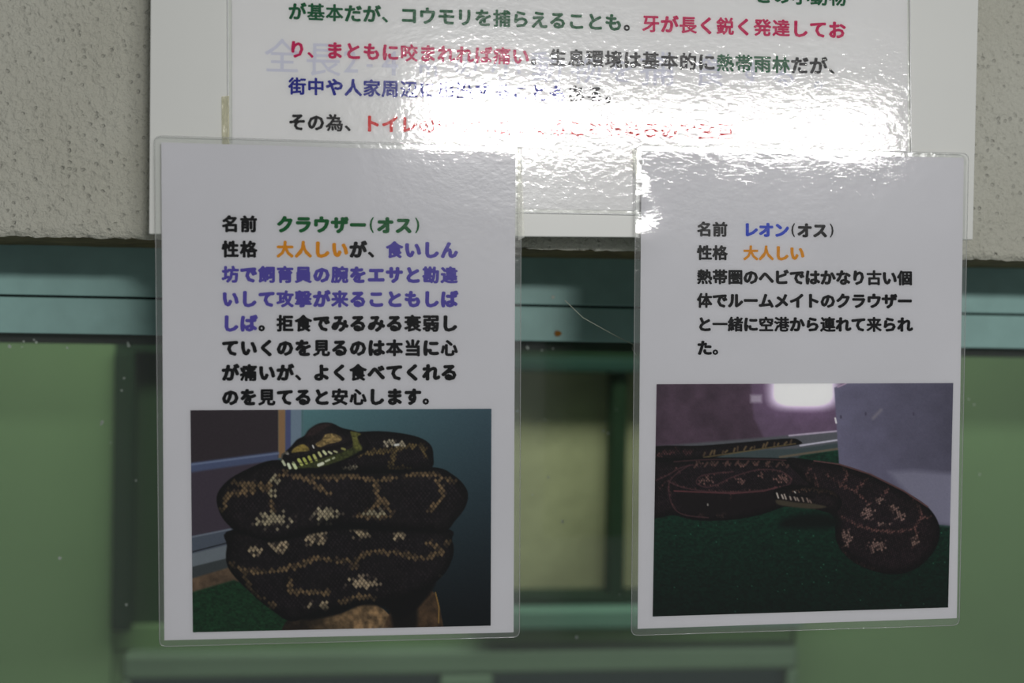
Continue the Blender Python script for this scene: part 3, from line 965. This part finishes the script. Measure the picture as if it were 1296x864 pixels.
# large notice on the board
A3 = (0.0014, None)
a3 = [(287, -330), (1149, -330), (1154, 278), (289, 262)]
a3p = [(292, -325), (1146, -325), (1150, 273), (294, 257.5)]
big = notice('laminated_notice', 'large laminated notice with multicoloured text and strong lamp glare, topmost on the board', 'notice', a3, a3p, A3, (M['paper_a3'], M['film_a3'], M['rim_bright']), 6, 0.0004)
T3 = (A3[0] - 0.00008, None)
W3 = (A3[0] - 0.00003, None)
for ch, px, py, s_ in [('全', 357, 70, 46), ('長', 409, 74, 46), ('2', 454, 76, 40), ('-', 478, 78, 30), ('4', 505, 78, 44), ('m', 546, 84, 34), ('の', 590, 82, 34), ('小', 640, 82, 40), ('動', 692, 84, 42), ('物', 742, 86, 42), ('を', 786, 88, 34),
                       ('捕', 832, 86, 46), ('食', 898, 88, 44), ('す', 950, 92, 34), ('る', 992, 94, 34), ('。', 1046, 98, 34)]:
    n0 = set(big.children)
    lettering([(ch, 'pencil')], px - s_ / 2, py, s_, 0.03, s_, 0.35, W3, big)
    for o in big.children:
        if o not in n0: o.name = 'faded_writing'
P3, H3 = 23.55, 22.5
bb = 0.85
lettering([('どの小動物', 'forest')], 1072 - 5 * P3, -7, P3, 0.035, H3, bb, T3, big)
lettering([('が基本だが、コウモリを捕らえることも', 'forest'), ('。', 'black'), ('牙が長く鋭く発達してお', 'magenta')], 364.5, 14.0, P3, 0.0345, H3, bb, T3, big)
lettering([('り、まともに咬まれれば痛い', 'magenta'), ('。生息環境は基本的に', 'black'), ('熱帯雨林', 'forest'), ('だが、', 'black')], 364.5, 62, P3, 0.0315, H3, bb, T3, big)
lettering([('街中や人家周辺に出没することも', 'navy'), ('ある。', 'black')], 364.5, 108.5, P3, 0.028, H3, bb, T3, big)
lettering([('その為、', 'black'), ('トイレの中から出てくることもあるので注意', 'red')], 364.5, 154, P3, 0.022, H3, bb, T3, big)
slab('tape_strip', world_pts([(280.5, 122), (290, 121), (290.5, 200), (281.5, 200)], (A3[0] - 0.0009, None)), 0.00005, M['tape'], big)['label'] = 'yellowed strip of clear tape on the left edge'

# left card
zt1 = at(428, 180)[2]
PL1 = (-0.0016, (0.008, zt1))
left = notice('laminated_card', 'left laminated card with a photo of a dark snake coiled in a pile on wood', 'notice',
              [(195.5, 171.5), (660, 186), (657.5, 806), (202, 818)], [(204, 180), (652.5, 193), (650, 800), (208, 810)], PL1, (M['paper'], M['film'], M['rim']), 9, 0.00028)
T1 = (PL1[0] - 0.00010, PL1[1])
P1, H1, B1 = 23.08, 21.5, 1.25
lettering([('名前\u3000', 'black'), ('クラウザー(オス)', 'green')], 280, 283, P1, 0.009, H1, B1, T1, left)
lettering([('性格\u3000', 'black'), ('大人しい', 'orange'), ('が、', 'black'), ('食いしん', 'purple')], 280, 315, P1, 0.004, H1, B1, T1, left)
lettering([('坊で飼育員の腕をエサと勘違', 'purple')], 280, 347, P1, 0.003, H1, B1, T1, left)
lettering([('いして攻撃が来ることもしば', 'purple')], 280, 378, P1, 0.001, H1, B1, T1, left)
lettering([('しば', 'purple'), ('。拒食でみるみる衰弱し', 'black')], 280, 409, P1, 0.0, H1, B1, T1, left)
lettering([('ていくのを見るのは本当に心', 'black')], 280, 440, P1, 0.0, H1, B1, T1, left)
lettering([('が痛いが、よく食べてくれる', 'black')], 280, 471.5, P1, -0.002, H1, B1, T1, left)
lettering([('のを見てると安心します。', 'black')], 280, 502.5, P1, -0.003, H1, B1, T1, left)
print_mesh([(241, 519), (622, 517), (621, 791.5), (244, 800)], 440, 325, paint_coiled, T1, left)
slab('tape_strip', world_pts([(655, 187), (660, 187), (664, 300), (656, 304)], (PL1[0] - 0.0012, PL1[1])), 0.00005, M['tape_clear'], left)['label'] = 'clear tape wedge at the upper right corner'

# right card
zt2 = at(1015, 190)[2]
PL2 = (-0.0016, (0.0, zt2))
right = notice('laminated_card', 'right laminated card with a photo of a brown snake stretched over green artificial turf', 'notice',
               [(805, 184), (1226, 194), (1214, 791), (799, 804)], [(812, 191), (1220, 199.5), (1211, 782), (807, 795.5)], PL2, (M['paper'], M['film'], M['rim']), 9, 0.00028,
               [(810, 303, 0.009, 0.010, 0.0010), (806, 248, 0.0045, 0.0065, 0.0006)])
T2 = (PL2[0] - 0.00010, PL2[1])
P2, H2, B2 = 19.5, 19.2, 0.95
lettering([('名前\u3000', 'black'), ('レオン', 'blue'), ('(オス)', 'black')], 882, 289.7, P2, 0.012, H2, B2, T2, right)
lettering([('性格\u3000', 'black'), ('大人しい', 'orange')], 882, 319.5, P2, 0.006, H2, B2, T2, right)
lettering([('熱帯圏のヘビではかなり古い個', 'black')], 882, 350, P2, 0.006, H2, B2, T2, right)
lettering([('体でルームメイトのクラウザー', 'black')], 882, 380, P2, 0.003, H2, B2, T2, right)
lettering([('と一緒に空港から連れて来られ', 'black')], 882, 410, P2, 0.002, H2, B2, T2, right)
lettering([('た。', 'black')], 882, 440, P2, 0.0, H2, B2, T2, right)
print_mesh([(831, 486), (1206.5, 484.5), (1200, 768.5), (826, 780)], 440, 330, paint_floor, T2, right)
slab('tape_strip', world_pts([(800, 189), (806, 188), (807, 222), (804, 226)], (PL2[0] - 0.0012, PL2[1])), 0.00005, M['tape_clear'], right)['label'] = 'short clear tape piece at the upper left corner'

# spider thread hanging in the recess
th = [at(*q) for q in [(738, 331, 0.05), (742, 341, 0.05), (748, 349, 0.05)]]
th2 = [at(*q) for q in [(715, 380, 0.045), (738, 402, 0.045), (765, 417, 0.05), (787, 429, 0.05), (802, 436, 0.055), (800, 441, 0.055), (805, 449, 0.055)]]
o = tube('cobweb', th2, 0.00022, M['web'], None, 5)
tag(o, 'thin spider thread slanting across the window recess between the two cards', 'cobweb')
